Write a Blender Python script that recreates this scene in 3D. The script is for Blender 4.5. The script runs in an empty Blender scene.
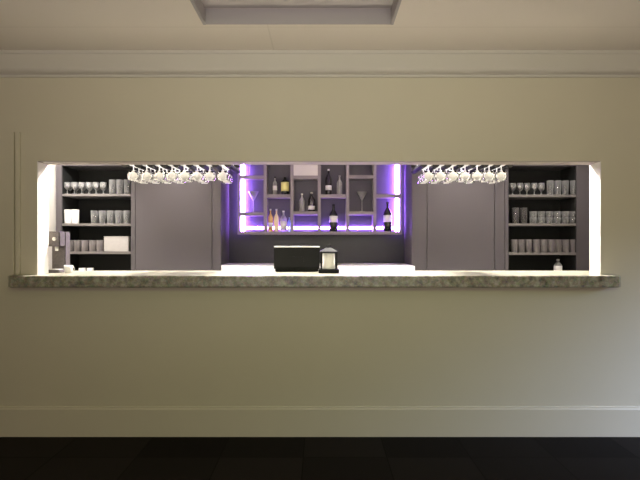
import bpy, bmesh, math, random
from mathutils import Vector, Matrix
random.seed(4)
S = bpy.context.scene
C = S.collection
F = 483.0          # focal length in pixels of the 640 wide frame
EYE = 1.30

def px(x, D): return (x - 320.0) / F * D
def pz(y, D): return EYE - (y - 240.0) / F * D

# ------------------------------------------------------------------ materials
def mat(name, col, rough=0.6, metal=0.0, spec=0.5, noise=0.0, scale=20.0, bump=0.0, bscale=200.0, stretch=None):
    m = bpy.data.materials.new(name); m.use_nodes = True
    nt = m.node_tree; b = nt.nodes['Principled BSDF']
    b.inputs['Base Color'].default_value = (*col, 1)
    b.inputs['Roughness'].default_value = rough
    b.inputs['Metallic'].default_value = metal
    b.inputs['Specular IOR Level'].default_value = spec
    if noise or bump:
        tc = nt.nodes.new('ShaderNodeTexCoord')
        src = tc.outputs['Object']
        if stretch:
            mp = nt.nodes.new('ShaderNodeMapping'); mp.inputs['Scale'].default_value = stretch
            nt.links.new(src, mp.inputs['Vector']); src = mp.outputs['Vector']
    if noise:
        n = nt.nodes.new('ShaderNodeTexNoise'); n.inputs['Scale'].default_value = scale; n.inputs['Detail'].default_value = 4
        r = nt.nodes.new('ShaderNodeMix'); r.data_type = 'RGBA'
        r.inputs['A'].default_value = (*[c * (1 - noise) for c in col], 1)
        r.inputs['B'].default_value = (*[min(1, c * (1 + noise)) for c in col], 1)
        nt.links.new(src, n.inputs['Vector'])
        nt.links.new(n.outputs['Fac'], r.inputs['Factor'])
        nt.links.new(r.outputs['Result'], b.inputs['Base Color'])
    if bump:
        n2 = nt.nodes.new('ShaderNodeTexNoise'); n2.inputs['Scale'].default_value = bscale
        bp = nt.nodes.new('ShaderNodeBump'); bp.inputs['Strength'].default_value = bump; bp.inputs['Distance'].default_value = 0.002
        nt.links.new(src, n2.inputs['Vector'])
        nt.links.new(n2.outputs['Fac'], bp.inputs['Height']); nt.links.new(bp.outputs['Normal'], b.inputs['Normal'])
    return m

def emit(name, col, strength):
    m = bpy.data.materials.new(name); m.use_nodes = True
    nt = m.node_tree; nt.nodes.clear()
    e = nt.nodes.new('ShaderNodeEmission'); e.inputs['Color'].default_value = (*col, 1); e.inputs['Strength'].default_value = strength
    o = nt.nodes.new('ShaderNodeOutputMaterial'); nt.links.new(e.outputs[0], o.inputs['Surface'])
    return m

def glass(name, tint=(1, 1, 1), body=0.28, white=(0.9, 0.9, 0.92)):
    """thin drinking-glass: clear, with a fresnel gloss and a white diffuse body standing in for lit sparkle"""
    m = bpy.data.materials.new(name); m.use_nodes = True
    nt = m.node_tree; nt.nodes.clear()
    tr = nt.nodes.new('ShaderNodeBsdfTransparent'); tr.inputs['Color'].default_value = (*tint, 1)
    df = nt.nodes.new('ShaderNodeBsdfDiffuse'); df.inputs['Color'].default_value = (*white, 1)
    gl = nt.nodes.new('ShaderNodeBsdfGlossy'); gl.inputs['Roughness'].default_value = 0.08
    tl = nt.nodes.new('ShaderNodeBsdfTranslucent'); tl.inputs['Color'].default_value = (*white, 1)
    md = nt.nodes.new('ShaderNodeMixShader'); md.inputs[0].default_value = 0.45
    nt.links.new(df.outputs[0], md.inputs[1]); nt.links.new(tl.outputs[0], md.inputs[2])
    lw = nt.nodes.new('ShaderNodeLayerWeight'); lw.inputs['Blend'].default_value = 0.35
    ma = nt.nodes.new('ShaderNodeMath'); ma.operation = 'MULTIPLY_ADD'
    ma.inputs[1].default_value = 0.55; ma.inputs[2].default_value = body
    ma.use_clamp = True
    nt.links.new(lw.outputs['Facing'], ma.inputs[0])
    m1 = nt.nodes.new('ShaderNodeMixShader'); nt.links.new(ma.outputs[0], m1.inputs[0])
    nt.links.new(tr.outputs[0], m1.inputs[1]); nt.links.new(md.outputs[0], m1.inputs[2])
    m2 = nt.nodes.new('ShaderNodeMixShader'); nt.links.new(lw.outputs['Fresnel'], m2.inputs[0])
    nt.links.new(m1.outputs[0], m2.inputs[1]); nt.links.new(gl.outputs[0], m2.inputs[2])
    o = nt.nodes.new('ShaderNodeOutputMaterial'); nt.links.new(m2.outputs[0], o.inputs['Surface'])
    return m

def stone_mat():
    m = bpy.data.materials.new('speckled_stone'); m.use_nodes = True
    nt = m.node_tree; b = nt.nodes['Principled BSDF']
    tc = nt.nodes.new('ShaderNodeTexCoord')
    n = nt.nodes.new('ShaderNodeTexNoise'); n.inputs['Scale'].default_value = 22; n.inputs['Detail'].default_value = 7; n.inputs['Roughness'].default_value = 0.72
    v = nt.nodes.new('ShaderNodeTexVoronoi'); v.inputs['Scale'].default_value = 60
    cr = nt.nodes.new('ShaderNodeValToRGB')
    e = cr.color_ramp.elements
    e[0].position = 0.33; e[0].color = (0.075, 0.066, 0.046, 1)
    e[1].position = 0.68; e[1].color = (0.50, 0.47, 0.37, 1)
    k = cr.color_ramp.elements.new(0.50); k.color = (0.26, 0.24, 0.17, 1)
    mx = nt.nodes.new('ShaderNodeMix'); mx.data_type = 'RGBA'; mx.inputs['Factor'].default_value = 0.06
    nt.links.new(tc.outputs['Object'], n.inputs['Vector']); nt.links.new(tc.outputs['Object'], v.inputs['Vector'])
    nt.links.new(n.outputs['Fac'], cr.inputs['Fac'])
    nt.links.new(cr.outputs['Color'], mx.inputs['A']); nt.links.new(v.outputs['Color'], mx.inputs['B'])
    hs = nt.nodes.new('ShaderNodeHueSaturation'); hs.inputs['Saturation'].default_value = 0.9
    nt.links.new(mx.outputs['Result'], hs.inputs['Color'])
    nt.links.new(hs.outputs['Color'], b.inputs['Base Color'])
    b.inputs['Roughness'].default_value = 0.28
    return m

def carpet_mat():
    m = bpy.data.materials.new('carpet_tiles'); m.use_nodes = True
    nt = m.node_tree; b = nt.nodes['Principled BSDF']
    tc = nt.nodes.new('ShaderNodeTexCoord')
    mp = nt.nodes.new('ShaderNodeMapping'); mp.inputs['Location'].default_value = (0.10, 0.11, 0)
    br = nt.nodes.new('ShaderNodeTexBrick'); br.offset = 0.0; br.inputs['Scale'].default_value = 1
    br.inputs['Brick Width'].default_value = 0.5; br.inputs['Row Height'].default_value = 0.5
    br.inputs['Mortar Size'].default_value = 0.003
    br.inputs['Color1'].default_value = (0.007, 0.0055, 0.005, 1)
    br.inputs['Color2'].default_value = (0.022, 0.018, 0.016, 1)
    br.inputs['Mortar'].default_value = (0.006, 0.005, 0.004, 1)
    n = nt.nodes.new('ShaderNodeTexNoise'); n.inputs['Scale'].default_value = 220; n.inputs['Detail'].default_value = 3
    mx = nt.nodes.new('ShaderNodeMix'); mx.data_type = 'RGBA'; mx.blend_type = 'OVERLAY'; mx.inputs['Factor'].default_value = 0.5
    nt.links.new(tc.outputs['Object'], mp.inputs['Vector']); nt.links.new(mp.outputs['Vector'], br.inputs['Vector'])
    nt.links.new(tc.outputs['Object'], n.inputs['Vector'])
    nt.links.new(br.outputs['Color'], mx.inputs['A']); nt.links.new(n.outputs['Color'], mx.inputs['B'])
    nt.links.new(mx.outputs['Result'], b.inputs['Base Color'])
    bp = nt.nodes.new('ShaderNodeBump'); bp.inputs['Strength'].default_value = 0.6; bp.inputs['Distance'].default_value = 0.004
    nt.links.new(n.outputs['Fac'], bp.inputs['Height']); nt.links.new(bp.outputs['Normal'], b.inputs['Normal'])
    b.inputs['Roughness'].default_value = 0.95; b.inputs['Specular IOR Level'].default_value = 0.1
    return m

def ceiling_mat():
    m = bpy.data.materials.new('ceiling_boards'); m.use_nodes = True
    nt = m.node_tree; b = nt.nodes['Principled BSDF']
    tc = nt.nodes.new('ShaderNodeTexCoord')
    mp = nt.nodes.new('ShaderNodeMapping'); mp.inputs['Location'].default_value = (0.3, 0.21, 0)
    br = nt.nodes.new('ShaderNodeTexBrick'); br.offset = 0.0; br.inputs['Scale'].default_value = 1
    br.inputs['Brick Width'].default_value = 2.4; br.inputs['Row Height'].default_value = 0.6
    br.inputs['Mortar Size'].default_value = 0.006; br.inputs['Mortar Smooth'].default_value = 0.6
    br.inputs['Color1'].default_value = (0.80, 0.735, 0.655, 1)
    br.inputs['Color2'].default_value = (0.81, 0.745, 0.665, 1)
    br.inputs['Mortar'].default_value = (0.74, 0.68, 0.60, 1)
    nt.links.new(tc.outputs['Object'], mp.inputs['Vector']); nt.links.new(mp.outputs['Vector'], br.inputs['Vector'])
    nt.links.new(br.outputs['Color'], b.inputs['Base Color'])
    b.inputs['Roughness'].default_value = 0.9; b.inputs['Specular IOR Level'].default_value = 0.1
    return m

M = {}
M['wall'] = mat('cream_wall_paint', (0.66, 0.605, 0.49), 0.75, spec=0.2, noise=0.025, scale=3, bump=0.15, bscale=120)
M['trim'] = mat('cream_trim_paint', (0.665, 0.61, 0.50), 0.45, spec=0.35)
M['crown'] = mat('white_cornice_paint', (0.65, 0.61, 0.56), 0.6, spec=0.25)
M['reveal'] = mat('white_bar_wall_paint', (0.80, 0.77, 0.72), 0.7, spec=0.2)
M['soffit'] = mat('beige_soffit_paint', (0.42, 0.37, 0.34), 0.7, spec=0.2)
M['ceil'] = ceiling_mat()
M['carpet'] = carpet_mat()
M['stone'] = stone_mat()
M['bar_floor'] = mat('bar_floor_vinyl', (0.10, 0.09, 0.085), 0.5, noise=0.2, scale=6)
M['panel'] = mat('mauve_grey_panel', (0.112, 0.101, 0.110), 0.5, spec=0.3, noise=0.05, scale=3)
M['panel_dark'] = mat('dark_mauve_edge', (0.085, 0.07, 0.074), 0.55, spec=0.3)
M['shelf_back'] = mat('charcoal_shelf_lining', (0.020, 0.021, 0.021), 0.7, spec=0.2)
M['shelf'] = mat('grey_shelf_board', (0.20, 0.185, 0.18), 0.55, spec=0.3)
M['splash'] = mat('slate_splashback', (0.042, 0.040, 0.050), 0.35, spec=0.4, noise=0.15, scale=8)
M['lattice'] = mat('grey_lattice_laminate', (0.235, 0.205, 0.225), 0.45, spec=0.3)
M['cubby_back'] = mat('slate_backing', (0.080, 0.074, 0.100), 0.5, spec=0.3)
M['cubby_panel'] = mat('pale_grey_laminate', (0.62, 0.58, 0.58), 0.5, spec=0.3)
M['white_top'] = mat('white_solid_worktop', (0.85, 0.83, 0.81), 0.35)
M['led'] = emit('violet_led', (0.36, 0.15, 1.0), 120)
M['glass'] = glass('clear_glass', body=0.20)
M['glass_bright'] = glass('whitened_wine_glass', body=0.80, white=(0.96, 0.96, 0.97))  # strong white body stands in for bright light on the hanging glasses
M['glass_smoke'] = glass('smoked_glass', tint=(0.5, 0.47, 0.47), body=0.16, white=(0.45, 0.42, 0.42))
M['glass_shelf'] = glass('shelf_glass', body=0.24, white=(0.80, 0.80, 0.80))
M['black'] = mat('black_plastic', (0.008, 0.008, 0.009), 0.5, spec=0.2)
M['rail'] = mat('black_rail_metal', (0.008, 0.008, 0.008), 0.6, spec=0.15)
M['silver'] = mat('pale_metal', (0.82, 0.81, 0.79), 0.35, metal=0.2)
M['steel'] = mat('brushed_dark_steel', (0.12, 0.105, 0.11), 0.5, metal=0.1, noise=0.5, scale=70)
M['white'] = mat('white_ceramic', (0.88, 0.87, 0.85), 0.3)
M['paper'] = mat('white_label_paper', (0.86, 0.85, 0.83), 0.7)
M['wax'] = mat('ivory_wax', (0.90, 0.88, 0.86), 0.6, noise=0.04, scale=30)
M['wine'] = mat('dark_green_bottle_glass', (0.012, 0.014, 0.012), 0.12)
M['dark_bottle'] = mat('near_black_bottle_glass', (0.020, 0.016, 0.020), 0.12)
M['amber'] = mat('amber_spirit', (0.85, 0.52, 0.18), 0.2)
M['gold_spirit'] = mat('straw_spirit', (0.95, 0.82, 0.50), 0.2)
M['yellow'] = mat('yellow_label', (0.85, 0.80, 0.30), 0.6)
M['teal_bottle'] = glass('pale_blue_bottle', (0.6, 0.85, 1.0), 0.6, (0.6, 0.8, 0.95))
M['clear_bottle'] = glass('clear_bottle_glass', body=0.42, white=(0.9, 0.9, 0.9))
M['carton'] = mat('pale_grey_carton', (0.50, 0.48, 0.47), 0.8, noise=0.08, scale=40)
M['diffuser'] = mat('white_diffuser', (0.62, 0.58, 0.55), 0.5)
M['housing'] = mat('grey_enamel_housing', (0.42, 0.385, 0.39), 0.5)
M['lamp_on'] = emit('warm_downlight', (1.0, 0.93, 0.84), 8)

# ------------------------------------------------------------------ mesh builder
class MB:
    def __init__(s): s.bm = bmesh.new()
    def box(s, x0, x1, y0, y1, z0, z1, bevel=0.0):
        t = bmesh.new()
        bmesh.ops.create_cube(t, size=1)
        bmesh.ops.scale(t, vec=(x1 - x0, y1 - y0, z1 - z0), verts=t.verts)
        bmesh.ops.translate(t, vec=((x0 + x1) / 2, (y0 + y1) / 2, (z0 + z1) / 2), verts=t.verts)
        if bevel:
            bmesh.ops.bevel(t, geom=list(t.edges), offset=bevel, segments=2, affect='EDGES')
        s._merge(t); return s
    def _merge(s, t):
        me = bpy.data.meshes.new('tmp'); t.to_mesh(me); t.free(); s.bm.from_mesh(me); bpy.data.meshes.remove(me)
    def lathe(s, prof, seg=20, cx=0, cy=0, cz=0):
        """prof: (radius, z) from one end to the other"""
        rings = []
        for r, z in prof:
            if r < 1e-6: rings.append([s.bm.verts.new((cx, cy, cz + z))])
            else: rings.append([s.bm.verts.new((cx + r * math.cos(2 * math.pi * k / seg), cy + r * math.sin(2 * math.pi * k / seg), cz + z)) for k in range(seg)])
        for a, b in zip(rings, rings[1:]):
            for k in range(seg):
                k2 = (k + 1) % seg
                if len(a) == 1 and len(b) == 1: continue
                if len(a) == 1: f = s.bm.faces.new((a[0], b[k], b[k2]))
                elif len(b) == 1: f = s.bm.faces.new((a[k], a[k2], b[0]))
                else: f = s.bm.faces.new((a[k], a[k2], b[k2], b[k]))
                f.smooth = True
        return s
    def rod(s, p, q, r, seg=10):
        p = Vector(p); q = Vector(q); d = q - p
        t = bmesh.new()
        bmesh.ops.create_cone(t, cap_ends=True, segments=seg, radius1=r, radius2=r, depth=d.length)
        bmesh.ops.rotate(t, matrix=d.to_track_quat('Z', 'Y').to_matrix(), verts=t.verts, cent=(0, 0, 0))
        bmesh.ops.translate(t, vec=(p + q) / 2, verts=t.verts)
        s._merge(t); return s
    def prism_x(s, prof, x0, x1):
        """profile in (y, z), extruded along x"""
        a = [s.bm.verts.new((x0, y, z)) for y, z in prof]; b = [s.bm.verts.new((x1, y, z)) for y, z in prof]
        n = len(prof)
        s.bm.faces.new(a); s.bm.faces.new(b[::-1])
        for k in range(n): s.bm.faces.new((a[k], b[k], b[(k + 1) % n], a[(k + 1) % n]))
        return s
    def quad(s, *pts): s.bm.faces.new([s.bm.verts.new(p) for p in pts]); return s
    def build(s, name, m, parent=None, loc=None, smooth=False, fix=True):
        if fix: bmesh.ops.recalc_face_normals(s.bm, faces=s.bm.faces)
        me = bpy.data.meshes.new(name); s.bm.to_mesh(me); s.bm.free()
        me.materials.append(m if not isinstance(m, str) else M[m])
        if smooth:
            for p in me.polygons: p.use_smooth = True
        o = bpy.data.objects.new(name, me); C.objects.link(o)
        if parent: o.parent = parent
        if loc: o.location = loc
        return o

def tag(o, label=None, cat=None, group=None, kind=None):
    if label: o['label'] = label
    if cat: o['category'] = cat
    if group: o['group'] = group
    if kind: o['kind'] = kind
    return o
def thing(name, loc, label, cat, group=None):
    o = bpy.data.objects.new(name, None); C.objects.link(o); o.location = loc; o.empty_display_size = 0.05
    return tag(o, label, cat, group)
def struct(o): o['kind'] = 'structure'; return o
def copy_tree(o, loc, label=None, parent=None):
    c = o.copy(); C.objects.link(c)
    if parent: c.parent = parent
    else: c.location = loc
    if label: c['label'] = label
    for ch in list(o.children): copy_tree(ch, None, None, c)
    return c
ORD = ['first', 'second', 'third', 'fourth', 'fifth', 'sixth', 'seventh', 'eighth', 'ninth', 'tenth', 'eleventh', 'twelfth']
def nth(i, n, side='left'):
    """place in a row: 'leftmost', 'second from the left', ... 'rightmost'"""
    if i == 0: return 'leftmost'
    if i == n - 1: return 'rightmost'
    return ORD[i] + ' from the left'

# ------------------------------------------------------------------ sizes
WY0, WY1 = 3.20, 3.33          # the wall with the hatch
OX0, OX1, OZ1 = -1.875, 1.862, 1.823
CT = 1.07                       # counter top height
CB = 0.994
CEIL = 2.53
BACK = 5.45
BCEIL = 2.45

# ------------------------------------------------------------------ front room
struct(MB().box(-4.2, 4.2, -2.6, 3.2, -0.1, 0).build('floor', 'carpet'))
b = MB()
LX0, LX1, LY0, LY1 = px(205, 2.757), px(391.5, 2.757), 2.157, 2.757   # hole for the ceiling light
b.box(-4.2, LX0, -2.6, 3.33, CEIL, CEIL + 0.2).box(LX1, 4.2, -2.6, 3.33, CEIL, CEIL + 0.2)
b.box(LX0, LX1, -2.6, LY0, CEIL, CEIL + 0.2).box(LX0, LX1, LY1, 3.33, CEIL, CEIL + 0.2)
struct(b.build('ceiling', 'ceil'))
b = MB()
b.box(-4.2, OX0, WY0, WY1, 0, CEIL).box(OX1, 4.2, WY0, WY1, 0, CEIL)
b.box(OX0, OX1, WY0, WY1, 0, CB).box(OX0, OX1, WY0, WY1, OZ1, CEIL)
wf = struct(b.build('wall_front', 'wall'))
# the linings of the hatch, painted white
t = 0.004
b = MB().box(OX0, OX0 + t, WY0, WY1, CT, OZ1).box(OX1 - t, OX1, WY0, WY1, CT, OZ1)
struct(b.build('trim_1', 'reveal'))
struct(MB().box(OX0 + t, OX1 - t, WY0, WY1, OZ1 - t, OZ1).build('trim_5', 'soffit'))
# twin beads with a narrow gap on the wall left of the hatch
CW = 0.132
struct(MB().box(OX0 - CW, OX0 - CW + 0.026, WY0 - 0.016, WY0, CT, OZ1 + 0.19, bevel=0.003).build('trim_2', 'wall'))
struct(MB().box(OX0 - CW - 0.034, OX0 - CW - 0.012, WY0 - 0.016, WY0, CT, OZ1 + 0.19, bevel=0.003).build('trim_4', 'wall'))
struct(MB().box(-4.2, -4.05, -2.6, WY0, 0, CEIL).build('wall_left', 'wall'))
# right wall with a glazed door opening that lets the daylight in
b = MB()
DY0, DY1, DZ = 0.9, 2.5, 2.05
b.box(4.05, 4.2, -2.6, DY0, 0, CEIL).box(4.05, 4.2, DY1, WY0, 0, CEIL).box(4.05, 4.2, DY0, DY1, DZ, CEIL)
struct(b.build('wall_right', 'wall'))
b = MB()
f = 0.06
b.box(4.09, 4.16, DY0, DY0 + f, 0, DZ).box(4.09, 4.16, DY1 - f, DY1, 0, DZ).box(4.09, 4.16, DY0 + f, DY1 - f, DZ - f, DZ).box(4.09, 4.16, DY0 + f, DY1 - f, 0.0, f)
b.box(4.09, 4.16, (DY0 + DY1) / 2 - 0.03, (DY0 + DY1) / 2 + 0.03, f, DZ - f)
struct(b.build('door_1', 'trim'))
# cornice
x0, x1 = -4.05, 4.05
zc = pz(77.5, WY0)
prof = [(WY0, CEIL), (WY0 - 0.075, CEIL), (WY0 - 0.075, CEIL - 0.018), (WY0 - 0.068, CEIL - 0.024), (WY0 - 0.066, zc + 0.040)]
for k in range(5):
    a = k / 4 * math.pi / 2
    prof.append((WY0 - 0.066 + 0.050 * (1 - math.cos(a)), zc + 0.040 - 0.026 * math.sin(a)))
prof += [(WY0 - 0.014, zc), (WY0, zc)]
struct(MB().prism_x(prof, x0, x1).build('trim_3', 'crown'))
# skirting
zb = pz(409, WY0 - 0.02)
prof = [(WY0, 0), (WY0 - 0.012, 0), (WY0 - 0.012, zb - 0.008), (WY0 - 0.007, zb), (WY0 - 0.005, zb + 0.010), (WY0, zb + 0.013)]
struct(MB().prism_x(prof, x0, x1).build('baseboard_front', 'trim'))

# recessed ceiling light, switched off
cl = thing('ceiling_light', ((LX0 + LX1) / 2, (LY0 + LY1) / 2, CEIL), 'unlit rectangular light recessed into the ceiling in front of the hatch', 'ceiling light')
hx, hy, hz, sl = (LX1 - LX0) / 2 - 0.002, (LY1 - LY0) / 2 - 0.002, 0.090, 0.0
b = MB()
o4 = [(-hx, -hy, 0), (hx, -hy, 0), (hx, hy, 0), (-hx, hy, 0)]
i4 = [(-hx + sl, -hy + sl, hz), (hx - sl, -hy + sl, hz), (hx - sl, hy, hz), (-hx + sl, hy, hz)]
for k in range(4): b.quad(o4[k], o4[(k + 1) % 4], i4[(k + 1) % 4], i4[k])
ho = b.build('housing', 'housing', cl)
sm = ho.modifiers.new('thick', 'SOLIDIFY'); sm.thickness = 0.003; sm.offset = 0
MB().box(-hx + sl, hx - sl, -hy + sl, hy, hz + 0.002, hz + 0.014).build('diffuser', 'diffuser', cl)
for sx in (-1, 1):
    MB().box(sx * (hx + 0.004) - 0.008, sx * (hx + 0.004) + 0.008, -hy, hy, -0.003, -0.0005).build('rim', 'housing', cl)

# ------------------------------------------------------------------ bar counter (one stone slab through the hatch)
fx0, fx1 = px(5, 3.10), px(624, 3.10)
b = MB()
outline = [(fx0 + 0.03, 3.10), (fx1 - 0.03, 3.10), (fx1, 3.13), (fx1, WY0), (OX1, WY0), (OX1, WY1), (2.15, WY1), (2.15, 3.63), (-2.15, 3.63), (-2.15, WY1), (OX0, WY1), (OX0, WY0), (fx0, WY0), (fx0, 3.13)]
va = [b.bm.verts.new((x, y, CB)) for x, y in outline]; vb = [b.bm.verts.new((x, y, CT)) for x, y in outline]
b.bm.faces.new(va[::-1]); b.bm.faces.new(vb)
for k in range(len(outline)):
    k2 = (k + 1) % len(outline); b.bm.faces.new((va[k], va[k2], vb[k2], vb[k]))
ct = b.build('bar_counter', 'stone')
bv = ct.modifiers.new('soft', 'BEVEL'); bv.width = 0.008; bv.segments = 3; bv.limit_method = 'ANGLE'
tag(ct, 'long mottled olive grey stone bar counter running through the serving hatch', 'counter')
b = MB()
b.box(-2.13, 2.13, 3.335, 3.56, 0.0, CB)
tag(b.build('base_cabinet', 'panel_dark'), 'dark base cabinet carrying the stone counter behind the wall', 'cabinet')

# ------------------------------------------------------------------ bar room shell
BX0, BX1 = -2.75, 2.93
struct(MB().box(BX0 - 0.1, BX1 + 0.1, 3.2, BACK + 0.12, -0.1, 0).build('floor', 'bar_floor'))
struct(MB().box(BX0 - 0.1, BX1 + 0.1, WY1, BACK + 0.12, BCEIL, BCEIL + 0.08).build('ceiling', 'reveal'))
struct(MB().box(BX0 - 0.1, BX0, WY1, BACK + 0.12, 0, BCEIL).build('wall_left', 'reveal'))
struct(MB().box(BX1, BX1 + 0.1, WY1, BACK + 0.12, 0, BCEIL).build('wall_right', 'panel'))
struct(MB().box(BX0, BX1, BACK, BACK + 0.12, 0, BCEIL).build('wall_back', 'splash'))

# ------------------------------------------------------------------ open shelving at both ends
SD = 5.00
UZ = 2.40
def shelving(name, xo0, xi0, xi1, xo1, shelf_px, label):
    cx = (xi0 + xi1) / 2
    u = thing(name, (cx, SD, 0), label, 'shelving')
    y0, y1 = 0.0, 0.36
    MB().box(xo0 - cx, xi0 - cx, y0, y1, 0, UZ).build('side_panel', 'panel', u)
    MB().box(xi1 - cx, xo1 - cx, y0, y1, 0, UZ).build('side_panel', 'panel', u)
    for sx0, sx1 in ((xi0 - cx, xi0 - cx + 0.004), (xi1 - cx - 0.004, xi1 - cx)):
        MB().box(sx0, sx1, 0.02, y1, 0, 2.071).build('lining', 'shelf_back', u)
    MB().box(xi0 - cx + 0.004, xi1 - cx - 0.004, y1 - 0.012, y1, 0, 2.071).build('back_panel', 'shelf_back', u)
    MB().box(xi0 - cx, xi1 - cx, y0, y1, 2.071, UZ).build('top_panel', 'panel', u)
    tops = []
    for yy in shelf_px:
        z = pz(yy, SD)
        MB().box(xi0 - cx + 0.004, xi1 - cx - 0.004, y0 + 0.004, y1 - 0.012, z - 0.026, z, bevel=0.002).build('shelf', 'shelf', u)
        tops.append(z)
    return u, tops
_, LT = shelving('open_shelving', px(56, SD), px(61.5, SD), px(131, SD), px(135, SD), (193.7, 223.3, 251.5, 282), 'open dark shelving of glassware at the left end of the back wall')
_, RT = shelving('open_shelving', px(505, SD), px(508.5, SD), px(577, SD), BX1 - 0.005, (194.5, 223.3, 252.5, 282), 'open dark shelving of glassware at the right end of the back wall')

# ------------------------------------------------------------------ tall cupboards
def cupboard(x0, x1, seams, label):
    u = thing('tall_cupboard', ((x0 + x1) / 2, SD, 0), label, 'cupboard')
    cx = (x0 + x1) / 2
    MB().box(x0 - cx, x1 - cx, 0.02, BACK - SD - 0.004, 0.0, UZ).build('body', 'panel', u)
    xs = [x0] + seams + [x1]
    for k, (a, c) in enumerate(zip(xs, xs[1:])):
        w = c - a
        MB().box(a - cx + 0.003, c - cx - 0.003, 0.0, 0.0195, 0.1, UZ - 0.01, bevel=0.002).build('door' if w > 0.4 else 'filler_panel', 'panel', u)
    MB().box(x0 - cx, x1 - cx, 0.012, 0.0195, 0.0, 0.095).build('plinth', 'panel_dark', u)
    return u
NX0, NX1 = px(221, SD), px(412, SD)
cupboard(px(135, SD) + 0.002, NX0, [px(212, SD)], 'tall plain mauve grey cupboard between left shelving and lit bottle display')
cupboard(NX1, px(505, SD) - 0.002, [px(427, SD), px(494.5, SD)], 'tall plain mauve grey cupboard between lit bottle display and right shelving')

# ------------------------------------------------------------------ back counter in the niche
bc = thing('back_counter', ((NX0 + NX1) / 2, 4.85, 0), 'low back counter with thick white top under the lit bottle display', 'counter')
bcx = (NX0 + NX1) / 2; hw = (NX1 - NX0) / 2
tx0, tx1 = px(222, 4.82), px(415, 4.82)
MB().box(-hw + 0.01, hw - 0.01, 0.02, BACK - 4.855, 0, 0.985).build('body', 'panel_dark', bc)
b = MB().box(tx0 - bcx, tx1 - bcx, -0.03, 0.145, 0.985, 1.040, bevel=0.003).box(-hw + 0.004, hw - 0.004, 0.14, BACK - 4.855, 0.985, 1.040)
b.build('worktop', 'white_top', bc)
for k in range(3):
    w = (2 * hw - 0.02) / 3
    d = MB().box(-hw + 0.01 + k * w + 0.003, -hw + 0.01 + (k + 1) * w - 0.003, 0.0, 0.019, 0.1, 0.975, bevel=0.002).build('door', 'panel_dark', bc)
    MB().box(-hw + 0.01 + k * w + 0.06, -hw + 0.01 + (k + 1) * w - 0.06, -0.02, -0.008, 0.93, 0.945).box(-hw + 0.01 + k * w + 0.07, -hw + 0.01 + k * w + 0.08, -0.008, 0.001, 0.932, 0.943).box(-hw + (k + 1) * w - 0.07, -hw + (k + 1) * w - 0.06, -0.008, 0.001, 0.932, 0.943).build('handle', 'silver', d)

# ------------------------------------------------------------------ lit cubby display
UD = 5.25
UX0, UX1 = px(237.5, UD), px(402, UD)
IX0, IX1 = px(240, UD), px(400, UD)
UB = pz(234.5, UD); IB = pz(231.5, UD); UT = 2.19
ud = thing('bottle_display', ((UX0 + UX1) / 2, UD, UB), 'grey wall display of staggered open boxes glowing violet, full of bottles', 'display shelf')
ox, oz = (UX0 + UX1) / 2, UB
dep = BACK - UD - 0.035
def part(name, m, x0, x1, y0, y1, z0, z1, bevel=0.0):
    return MB().box(x0 - ox, x1 - ox, y0, y1, z0 - oz, z1 - oz, bevel=bevel).build(name, m, ud)
part('side_panel', 'lattice', UX0, IX0, 0, dep, UB, UT)
part('side_panel', 'lattice', IX1, UX1, 0, dep, UB, UT)
part('bottom_board', 'lattice', IX0, IX1, 0, dep, UB, IB)
part('top_board', 'lattice', IX0, IX1, 0, dep, UT - 0.035, UT)
part('back_panel', 'cubby_back', IX0, IX1, dep - 0.012, dep, IB, UT - 0.035)
ups = [265.2, 292, 319.3, 347.7, 374.8]
hw_ = 0.017
UPX = [px(u, UD) for u in ups]
for u in UPX: part('upright', 'lattice', u - hw_, u + hw_, 0, dep - 0.012, IB, UT - 0.035)
edges = [IX0] + UPX + [IX1]
def cell(c):
    a = edges[c] + (hw_ if c > 0 else 0); z = edges[c + 1] - (hw_ if c < 5 else 0)
    return a, z
SH = {0: (177.2, 214), 1: (196,), 2: (177.2, 213), 3: (196,), 4: (176.8, 213), 5: (196,)}
def shelf_top(c, k):      # k-th horizontal from the top; k = -1 is the bottom board
    return IB if k < 0 else pz(SH[c][k] - 1.7, UD)
for c, hs in SH.items():
    a, z = cell(c)
    for h in hs: part('shelf', 'lattice', a, z, 0, dep - 0.012 - (0.04 if c in (0, 5) else 0), pz(h + 1.7, UD), pz(h - 1.7, UD))
a, z = cell(2)
tag(part('closed_panel', 'cubby_panel', a, z, 0.006, 0.022, pz(175.5, UD), UT - 0.035), 'pale grey closed panel')
part('mounting_rail', 'black', ox - 0.6, ox + 0.6, dep, dep + 0.034, UT - 0.2, UT - 0.14)
for xa, xb in ((UX0 + 0.012, UX0 + 0.026), (UX1 - 0.026, UX1 - 0.012)):
    tag(part('halo_strip', 'led', xa, xb, dep + 0.004, dep + 0.018, UB + 0.03, UT - 0.03), 'hidden violet light strip behind the edge')
# led strips in the rear corners, left, right and along the bottom
ly0, ly1 = dep - 0.060, dep - 0.040
for xa, xb in ((IX0, IX0 + 0.032), (IX1 - 0.032, IX1)):
    tag(part('led_strip', 'led', xa, xb, ly0, ly1, IB + 0.002, UT - 0.04), 'glowing violet light strip')
for c in range(6):
    a, z = cell(c)
    if c == 0: a += 0.034
    if c == 5: z -= 0.034
    tag(part('led_strip', 'led', a, z, dep - 0.024, dep - 0.012, IB + 0.030, IB + 0.055), 'glowing violet light strip')

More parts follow.
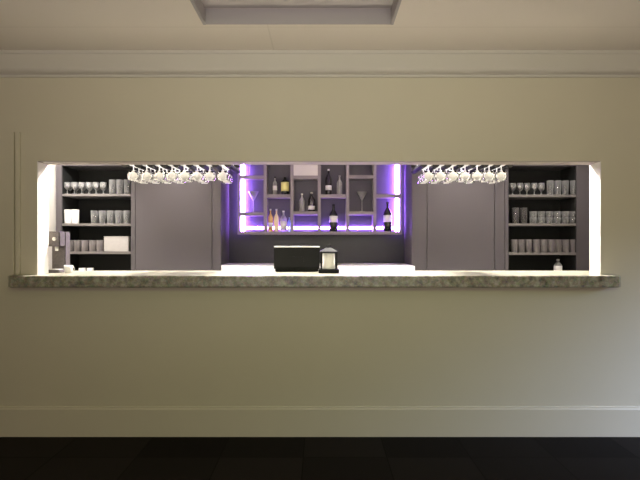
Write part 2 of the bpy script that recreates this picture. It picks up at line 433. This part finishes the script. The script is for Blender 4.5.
# ------------------------------------------------------------------ bottles in the display
def bottle_prof(h, r, neck=0.36, nr=0.30):
    zs = h * (1 - neck)
    return [(0, 0), (r * 0.92, 0), (r, 0.008), (r, zs * 0.92), (r * 0.93, zs * 1.0), (r * 0.62, zs + 0.25 * h * neck), (r * nr, zs + 0.45 * h * neck), (r * nr, h * 0.93)]
def bottle(x, y, z, h, r, m, label, lab=None, cap='black', neck=0.36, lab_z=(0.22, 0.50), cat='bottle', group='bottles in the lit display', name='bottle'):
    t = thing(name, (x, y, z), label, cat, group)
    pf = bottle_prof(h, r, neck)
    MB().lathe(pf, 18).build('body', m, t)
    nr = pf[-1][0]
    MB().lathe([(0, h * 0.93), (nr * 1.25, h * 0.93), (nr * 1.25, h), (0, h)], 14).build('cap', cap, t)
    if lab:
        rr = r + 0.0012
        MB().lathe([(r * 0.99, h * lab_z[0]), (rr, h * lab_z[0]), (rr, h * lab_z[1]), (r * 0.99, h * lab_z[1])], 18).build('label', lab, t)
    return t
YB = UD + 0.075
def bx(p): return px(p, YB)
# column two, upper box
bottle(bx(275), YB, shelf_top(1, 0), 0.20, 0.024, 'clear_bottle', 'slim clear bottle left of the yellow-labelled one in the display', lab='paper', lab_z=(0.25, 0.5))
bottle(bx(285), YB, shelf_top(1, 0), 0.195, 0.043, 'wine', 'squat dark bottle with big yellow label in the upper display', lab='yellow', neck=0.24, lab_z=(0.20, 0.72))
# column two, lower box
bottle(bx(270.5), YB, IB, 0.25, 0.026, 'amber', 'slim amber bottle, leftmost in the brightly lit lower box', lab='paper', cap='white', lab_z=(0.2, 0.4))
bottle(bx(276.3), YB + 0.01, IB, 0.25, 0.028, 'gold_spirit', 'straw coloured bottle between amber and clear ones in lower box', cap='white')
bottle(bx(283.5), YB, IB, 0.23, 0.036, 'clear_bottle', 'wide clear bottle right of straw coloured one in lower box', lab='paper', cap='white', lab_z=(0.1, 0.5))
bottle(bx(289.2), YB + 0.02, IB, 0.17, 0.020, 'teal_bottle', 'small pale blue bottle, rightmost in the brightly lit lower box')
# column three, middle box
bottle(bx(302), YB, shelf_top(2, 1), 0.20, 0.030, 'clear_bottle', 'clear bottle beside the square white label in middle box', cap='silver')
bottle(bx(311.5), YB, shelf_top(2, 1), 0.215, 0.038, 'dark_bottle', 'dark bottle with wide low white label in middle box', lab='paper', lab_z=(0.10, 0.30), cap='silver')
# column four
bottle(bx(328.5), YB, shelf_top(3, 0), 0.285, 0.033, 'dark_bottle', 'tall black bottle with white label and pale cap, upper box', lab='paper', cap='white', lab_z=(0.18, 0.36))
bottle(bx(339.5), YB, shelf_top(3, 0), 0.215, 0.030, 'clear_bottle', 'clear decanter bottle right of the tall black bottle', cap='clear_bottle')
bottle(bx(333.5), YB, IB, 0.30, 0.045, 'wine', 'dark wine bottle with white label under the tall black bottle', lab='paper', lab_z=(0.34, 0.57), group='wine bottles in the lit display', name='wine_bottle')
# column six
bottle(bx(387.7), YB, IB, 0.33, 0.046, 'wine', 'dark wine bottle with white label in the far right box', lab='paper', lab_z=(0.32, 0.55), group='wine bottles in the lit display', name='wine_bottle')

# stem glasses in the display
def martini(x, y, z, h, r, label, m='glass'):
    t = thing('cocktail_glass', (x, y, z), label, 'glass', 'cocktail glasses in the lit display')
    MB().lathe([(0, 0), (r * 0.75, 0), (r * 0.75, 0.003), (0.005, 0.008)], 18).build('foot', m, t)
    MB().lathe([(0.0045, 0.006), (0.0045, h * 0.56)], 10).build('stem', m, t)
    MB().lathe([(0.004, h * 0.55), (r, h), (r - 0.002, h), (0.004, h * 0.57)], 20, 0, 0, 0).build('bowl', m, t)
    return t
M['glass_lit'] = glass('cocktail_glass_material', body=0.35)
martini(bx(253), YB + 0.03, shelf_top(0, 1), 0.235, 0.062, 'wide cocktail glass in the left column of the display', 'glass_lit')
martini(bx(249.5), YB + 0.03, shelf_top(0, 0), 0.22, 0.05, 'cocktail glass in the top left box, tinted violet', 'glass_lit')
martini(bx(362), YB, shelf_top(4, 1), 0.22, 0.058, 'cocktail glass alone in the dark box right of centre', 'glass_lit')

# ------------------------------------------------------------------ glassware on the shelves
def glass_tumbler(name, h, r, m, taper=0.86):
    pf = [(0, 0.0), (r * taper, 0.0), (r * taper * 1.01, 0.004), (r, h), (r - 0.0022, h), (r * taper - 0.002, 0.010), (0, 0.010)]
    return MB().lathe(pf, 14).build(name, m, fix=False)
def goblet(name, h, r, m):
    pf = [(0, 0), (r * 0.85, 0), (r * 0.85, 0.003), (0.006, 0.008), (0.0045, h * 0.36), (r * 0.45, h * 0.42), (r * 0.88, h * 0.55), (r, h * 0.70), (r * 0.92, h), (r * 0.92 - 0.002, h), (r - 0.002, h * 0.7), (r * 0.85, h * 0.56), (0, h * 0.42)]
    return MB().lathe(pf, 14).build(name, m, fix=False)
def row(proto, xs, y, z, fmt, cat, group, used):
    n = len(xs)
    for i, x in enumerate(xs):
        o = proto if not used[0] else proto.copy()
        if used[0]: C.objects.link(o)
        used[0] = True
        o.location = (x, y + random.uniform(-0.006, 0.006), z)
        tag(o, fmt % nth(i, n), cat, group)
def span(p0, p1, n, D):
    a, c = px(p0, D), px(p1, D); w = (c - a) / n
    return [a + w * (k + 0.5) for k in range(n)]
GY = SD + 0.065; GY2 = SD + 0.155
gob = goblet('wine_glass', 0.125, 0.034, M['glass_shelf']); u_g = [False]
row(gob, span(64, 107, 6, GY), GY, LT[0], 'short stemmed glass, %s in front row, top shelf of left shelving', 'glass', 'stemmed glasses on the left top shelf', u_g)
row(gob, span(66, 107, 6, GY2), GY2, LT[0], 'short stemmed glass, %s in rear row, top shelf of left shelving', 'glass', 'stemmed glasses on the left top shelf', u_g)
tall = glass_tumbler('tall_glass', 0.15, 0.036, M['glass_shelf']); u_t = [False]
row(tall, span(109, 131, 3, GY), GY, LT[0], 'tall straight glass, %s of three on left top shelf', 'glass', 'tall glasses on the left top shelf', u_t)
# second shelf
milk = glass_tumbler('tall_glass', 0.145, 0.036, M['white'], 0.95); u_m = [False]
row(milk, span(64, 79, 2, GY), GY, LT[1], 'opaque white beaker, %s of two on left second shelf', 'beaker', 'white beakers on the left second shelf', u_m)
milk.name = 'white_beaker'
tum = glass_tumbler('tumbler', 0.135, 0.036, M['glass_shelf']); u_u = [False]
row(tum, span(90, 131, 5, GY), GY, LT[1], 'clear tumbler, %s in front row, second shelf of left shelving', 'glass', 'tumblers on the left second shelf', u_u)
row(tum, span(92, 129, 5, GY2), GY2, LT[1], 'clear tumbler, %s in rear row, second shelf of left shelving', 'glass', 'tumblers on the left second shelf', u_u)
# third shelf
M['glass_rose'] = glass('rosy_glass', tint=(0.85, 0.8, 0.8), body=0.42, white=(0.50, 0.45, 0.45))
smo = glass_tumbler('tumbler', 0.118, 0.035, M['glass_rose'], 0.95); u_s = [False]
row(smo, span(66, 104, 5, GY), GY, LT[2], 'greyish tumbler, %s beside pale carton, left third shelf', 'glass', 'greyish tumblers on the left third shelf', u_s)
cb = thing('carton', ((px(104.5, GY) + px(130, GY)) / 2, GY + 0.06, LT[2]), 'pale grey carton at the right end of the left third shelf', 'box')
cw = (px(130, GY) - px(104.5, GY)) / 2 - 0.006
MB().box(-cw, cw, -0.09, 0.09, 0, 0.15, bevel=0.004).build('box', 'carton', cb)
MB().box(-cw - 0.001, cw + 0.001, -0.092, 0.092, 0.151, 0.158, bevel=0.002).build('lid', 'carton', cb)
# bottom shelf
cupw = glass_tumbler('white_cup', 0.142, 0.034, M['white'], 0.9); u_c = [False]
row(cupw, [px(82, GY), px(90, GY)], GY, LT[3], 'white cup, %s of two behind the counter, left bottom shelf', 'cup', 'white cups on the left bottom shelf', u_c)
# right shelving
row(gob, span(509, 545, 5, GY), GY, RT[0], 'short stemmed glass, %s in front row, top shelf of right shelving', 'glass', 'stemmed glasses on the right top shelf', u_g)
row(gob, span(509, 545, 5, GY2), GY2, RT[0], 'short stemmed glass, %s in rear row, top shelf of right shelving', 'glass', 'stemmed glasses on the right top shelf', u_g)
row(tall, span(546, 577, 4, GY), GY, RT[0], 'tall straight glass, %s of four on right top shelf', 'glass', 'tall glasses on the right top shelf', u_t)
dk = glass_tumbler('tall_glass', 0.165, 0.037, M['glass_smoke'], 0.85); u_d = [False]
row(dk, span(511, 528, 2, GY), GY, RT[1], 'dark smoky tall glass, %s of two on right second shelf', 'glass', 'smoky glasses on the right second shelf', u_d)
sht = glass_tumbler('short_glass', 0.063, 0.038, M['glass_shelf'], 0.9); u_h = [False]
xs6 = span(529, 577, 6, GY)
row(sht, xs6, GY, RT[1], 'short glass, %s in lower tier, second shelf of right shelving', 'glass', 'two tiers of short glasses on the right second shelf', u_h)
for o in [q for q in C.objects if q.get('group') == 'two tiers of short glasses on the right second shelf']: o.location.y = GY
row(sht, xs6, GY, RT[1] + 0.0635, 'short glass, %s in upper tier, second shelf of right shelving', 'glass', 'two tiers of short glasses on the right second shelf', u_h)
for o in [q for q in C.objects if q.get('group') == 'two tiers of short glasses on the right second shelf']: o.location.y = GY
t3 = glass_tumbler('tumbler', 0.135, 0.034, M['glass_rose'], 0.95); u_3 = [False]
row(t3, span(510.5, 577, 9, GY), GY, RT[2], 'greyish tumbler, %s in front row, third shelf of right shelving', 'glass', 'tumblers on the right third shelf', u_3)
row(t3, span(511, 575, 9, GY2), GY2, RT[2], 'greyish tumbler, %s in rear row, third shelf of right shelving', 'glass', 'tumblers on the right third shelf', u_3)
bottle(px(558, GY), GY, RT[3], 0.235, 0.040, 'clear_bottle', 'pale clear bottle standing on the right bottom shelf', lab='paper', cap='silver', neck=0.25, lab_z=(0.3, 0.7), group=None)

# ------------------------------------------------------------------ glass racks and hanging glasses
RD = 3.44
RZ = pz(167.2, RD)              # underside of the rails
def rack(rail_px, label):
    xs = [px(p, RD) for p in rail_px]; cx = (xs[0] + xs[-1]) / 2
    u = thing('glass_rack', (cx, RD, RZ), label, 'glass rack')
    L = 0.36
    for x in xs:
        w = 0.024
        # T rail: stem and flange with a bevelled underside
        pr = [(-0.010, 0), (0.010, 0), (w, 0.014), (w, 0.019), (0.005, 0.019), (0.005, 0.046), (-0.005, 0.046), (-0.005, 0.019), (-w, 0.019), (-w, 0.014)]
        b = MB()
        a = [b.bm.verts.new((x - cx + q, 0, z)) for q, z in pr]; c = [b.bm.verts.new((x - cx + q, L, z)) for q, z in pr]
        b.bm.faces.new(a); b.bm.faces.new(c[::-1])
        for k in range(len(pr)): b.bm.faces.new((a[k], c[k], c[(k + 1) % len(pr)], a[(k + 1) % len(pr)]))
        b.build('rail', 'rail', u)
    for y in (0.02, L - 0.04):
        MB().box(xs[0] - cx - 0.03, xs[-1] - cx + 0.03, y, y + 0.02, 0.0465, 0.062).build('crossbar', 'rail', u)
        for x in (xs[0] - cx + 0.02, xs[-1] - cx - 0.02):
            MB().rod((x, y + 0.01, 0.0625), (x, y + 0.01, BCEIL - RZ), 0.005).build('hanger', 'silver', u)
    return xs
LR = rack([124.5 + 12.9 * k for k in range(9)], 'black railed overhead rack of hanging glasses at the left of the hatch')
RR = rack([424 + 12.3 * k for k in range(8)], 'black railed overhead rack of hanging glasses at the right of the hatch')

HG = 0.106
def hanging():
    t = thing('hanging_wine_glass', (0, 0, 0), 'x', 'glass')
    m = 'glass_bright'
    MB().lathe([(0, 0.004), (0.035, 0.0025), (0.035, 0.0), (0.006, -0.006)], 18).build('foot', m, t)
    MB().lathe([(0.0048, -0.005), (0.0042, -0.022), (0.005, -0.036)], 10).build('stem', m, t)
    r = 0.0425
    pf = [(0.005, -0.034), (r * 0.55, -0.038), (r * 0.87, -0.050), (r, -0.068), (r * 0.98, -0.084), (r * 0.88, -HG), (r * 0.88 - 0.002, -HG), (r * 0.96, -0.084), (r - 0.002, -0.068), (r * 0.84, -0.051), (0.0, -0.037)]
    MB().lathe(pf, 20).build('bowl', m, t, fix=False)
    return t
hg = hanging(); first = [True]
ZF = RZ + 0.0195                # the feet lie on the flanges
def hang(xs, side, rows):
    cols = [(a + c) / 2 for a, c in zip(xs, xs[1:])]
    n = len(cols)
    for i, x in enumerate(cols):
        for r, (nm, y) in enumerate((('front row', RD + 0.055), ('middle row', RD + 0.145), ('rear row', RD + 0.235))):
            if (i, r) in rows: continue
            lab = 'upside-down wine glass, %s in %s of the %s hanging rack' % (nth(i, n), nm, side)
            g = 'wine glasses hanging in the %s rack' % side
            loc = (x + random.uniform(-.002, .002), y + random.uniform(-.005, .005), ZF)
            if first[0]:
                first[0] = False; o = hg; o.location = loc; o['label'] = lab
            else: o = copy_tree(hg, loc, lab)
            o['group'] = g
hang(LR, 'left', {(4, 2), (6, 1), (6, 2)})
hang(RR, 'right', {(3, 2), (4, 1), (5, 2)})

# ------------------------------------------------------------------ things on the counter
# till seen from behind
TY = 3.50
tw = (px(320, TY) - px(274, TY)) / 2
tc = (px(320, TY) + px(274, TY)) / 2 - 0.002
ti = thing('till', (tc, TY, CT), 'black till screen seen from behind, standing on the counter centre', 'till')
MB().box(-tw + 0.01, tw - 0.01, 0.0, 0.115, 0, 0.022, bevel=0.004).build('base', 'black', ti)
MB().box(-tw, tw, 0.012, 0.05, 0.018, pz(247.5, TY) - CT, bevel=0.004).build('screen_back', 'black', ti)
MB().box(-tw, tw, 0.008, 0.075, pz(247.5, TY) - CT + 0.0005, pz(246.2, TY) - CT, bevel=0.002).build('lit_top_edge', 'silver', ti)['label'] = 'top edge of the till, coloured pale as if lit from above'  # pale strip paints the downlight's shine on the black till's top
MB().box(-0.05, 0.05, 0.002, 0.012, 0.06, 0.11, bevel=0.003).build('mount_plate', 'black', ti)
# lantern
LY = 3.40
lx = px(328.7, LY)
ln = thing('lantern', (lx, LY, CT), 'small black lantern with white pillar candle beside the till', 'lantern')
s = LY / F
h0 = 10.2 * s; h1 = 6.3 * s; 
MB().box(-h0, h0, -0.06, 0.06, 0, 0.026, bevel=0.004).build('base', 'black', ln)
for sx in (-1, 1):
    for sy in (-1, 1):
        MB().box(sx * (h1 + 0.008) - 0.007, sx * (h1 + 0.008) + 0.007, sy * 0.046 - 0.006, sy * 0.046 + 0.006, 0.027, 0.150).build('post', 'black', ln)
b = MB()
rr = h1 + 0.018
base4 = [(-rr, -0.056, 0.150), (rr, -0.056, 0.150), (rr, 0.056, 0.150), (-rr, 0.056, 0.150)]
top4 = [(-0.018, -0.018, 0.176), (0.018, -0.018, 0.176), (0.018, 0.018, 0.176), (-0.018, 0.018, 0.176)]
for k in range(4): b.quad(base4[k], base4[(k + 1) % 4], top4[(k + 1) % 4], top4[k])
b.quad(*base4); b.quad(*top4)
b.box(-0.014, 0.014, -0.014, 0.014, 0.176, 0.184)
b.build('roof', 'black', ln)
b = MB()
for k in range(12):
    a0, a1 = math.pi * k / 12, math.pi * (k + 1) / 12
    b.rod((0.016 * math.cos(a0), 0, 0.184 + 0.016 * math.sin(a0)), (0.016 * math.cos(a1), 0, 0.184 + 0.016 * math.sin(a1)), 0.0025, 6)
b.build('ring', 'black', ln)
cd = thing('candle', (lx, LY, CT + 0.027), 'white pillar candle inside the black lantern', 'candle')
MB().lathe([(0, 0), (0.0415, 0), (0.043, 0.003), (0.043, 0.106), (0.040, 0.110), (0, 0.107)], 26).build('wax', 'wax', cd)
MB().rod((0, 0, 0.107), (0, 0, 0.117), 0.0012, 6).build('wick', 'black', cd)
# small coffee machine at the left end
AY = 3.42
ax = -1.868
cm = thing('coffee_machine', (ax, AY, CT), 'dark grey compact coffee machine at the left end of the counter', 'coffee machine')
mw = 0.049
MB().box(-mw, mw, 0.03, 0.10, 0, 0.29, bevel=0.006).build('body', 'steel', cm)
hd = MB().box(-mw, mw, -0.045, 0.0295, 0.185, 0.29, bevel=0.006).build('head', 'steel', cm)
b = MB(); b.lathe([(0, 0), (0.013, 0), (0.013, 0.006), (0, 0.006)], 18)
o = b.build('dial', 'white', cm, loc=(0.012, -0.0452, 0.237)); o.rotation_euler = (math.pi / 2, 0, 0); o['label'] = 'white dial'
MB().lathe([(0, 0), (0.010, 0), (0.013, 0.03), (0, 0.03)], 14).build('spout', 'silver', cm, loc=(0.008, -0.008, 0.154))
MB().box(-mw, mw, -0.055, 0.0295, 0, 0.022, bevel=0.004).build('drip_tray', 'steel', cm)
MB().box(-mw + 0.006, mw - 0.006, -0.048, 0.024, 0.0225, 0.025).build('grille', 'silver', cm)
cup = thing('cup', (px(68.5, 3.37), 3.37, CT), 'small white cup right of the coffee machine on the counter', 'cup')
MB().lathe([(0, 0.003), (0.018, 0.0), (0.022, 0.004), (0.030, 0.052), (0.028, 0.052), (0.020, 0.008), (0, 0.008)], 20).build('bowl', 'white', cup, fix=False)
b = MB()
for k in range(8):
    a0, a1 = -math.pi / 2 + math.pi * k / 8, -math.pi / 2 + math.pi * (k + 1) / 8
    b.rod((0.026 + 0.014 * math.cos(a0), 0, 0.028 + 0.016 * math.sin(a0)), (0.026 + 0.014 * math.cos(a1), 0, 0.028 + 0.016 * math.sin(a1)), 0.003, 6)
b.build('handle', 'white', cup)

# ------------------------------------------------------------------ lights
def downlight(x, y, power, angle, i, aim=None):
    t = thing('downlight', (x, y, BCEIL), 'round recessed downlight in the bar ceiling, %s' % i, 'downlight', 'downlights in the bar ceiling')
    MB().lathe([(0.042, 0), (0.055, 0), (0.055, -0.004), (0.042, -0.004), (0.042, 0)], 20).build('rim', 'silver', t)
    MB().lathe([(0, -0.001), (0.041, -0.001)], 20).build('lens', 'lamp_on', t)
    l = bpy.data.lights.new('downlight_lamp', 'SPOT'); l.energy = power; l.spot_size = math.radians(angle); l.spot_blend = 0.8
    l.shadow_soft_size = 0.05; l.color = (1.0, 0.94, 0.86)
    o = bpy.data.objects.new('downlight_lamp', l); C.objects.link(o); o.location = (x, y, BCEIL - 0.03)
    if aim: o.rotation_euler = (Vector(aim) - o.location).to_track_quat('-Z', 'Y').to_euler()
for k, x in enumerate((-1.55, -0.55, 0.55, 1.55)):
    downlight(x, 3.96, 430, 120, '%s of four nearest the hatch' % nth(k, 4), (x, 3.55, 1.0))
for k, (x, p, ang, aim) in enumerate(((-2.3, 95, 110, (-2.75, 4.95, 1.3)), (-1.1, 150, 110, (-1.1, 3.5, 0.9)), (1.1, 150, 110, (1.1, 3.5, 0.9)), (2.3, 30, 120, (2.4, 4.9, 1.0)))):
    downlight(x, 4.35, p, ang, '%s in the middle row' % nth(k, 4), aim)
for x, nm in ((-1.5, 'left'), (1.45, 'right')):
    downlight(x, 4.62, 38, 104, 'close before the %s cupboard' % nm)

def area(name, loc, aim, sx, sy, power, col, spread=180):
    l = bpy.data.lights.new(name, 'AREA'); l.shape = 'RECTANGLE'; l.size = sx; l.size_y = sy; l.energy = power; l.color = col
    l.spread = math.radians(spread)
    o = bpy.data.objects.new(name, l); C.objects.link(o); o.location = loc
    o.rotation_euler = (Vector(aim) - Vector(loc)).to_track_quat('-Z', 'Y').to_euler()
    return o
area('lower_wall_fill', (0.3, -0.6, 2.50), (0.4, 3.2, 0.6), 1.6, 1.0, 14, (0.70, 1.0, 0.32), 120)  # added olive fill on the lower wall, no fixture belongs to it
area('upper_wall_fill', (0.0, 1.5, 2.50), (0.0, 3.2, 1.9), 1.2, 0.3, 1.0, (0.86, 0.95, 1.0), 140)  # added fill to brighten the upper wall, without a fixture
area('ceiling_fill', (0.0, -0.9, 0.9), (0.0, 2.0, 2.53), 3.0, 0.5, 10, (1.0, 0.91, 0.85), 75)  # unseen fill added low behind the camera to lift the ceiling
area('daylight', (4.75, 1.5, 2.1), (2.6, 3.2, -0.1), 1.4, 1.6, 46, (0.54, 0.68, 1.0), 60)

w = bpy.data.worlds.new('world'); S.world = w; w.use_nodes = True
bg = w.node_tree.nodes['Background']; bg.inputs[0].default_value = (1.0, 0.81, 0.67, 1); bg.inputs[1].default_value = 0.72

# ------------------------------------------------------------------ camera
cam = bpy.data.cameras.new('camera'); cam.sensor_width = 36.0; cam.lens = 36.0 * F / 640.0
co = bpy.data.objects.new('camera', cam); C.objects.link(co)
co.location = (0, 0, EYE); co.rotation_euler = (math.pi / 2, 0, 0)
S.camera = co
S.view_settings.view_transform = 'Standard'; S.view_settings.look = 'None'
S.view_settings.exposure = 0.0; S.view_settings.gamma = 1.0; S.view_settings.use_curve_mapping = False
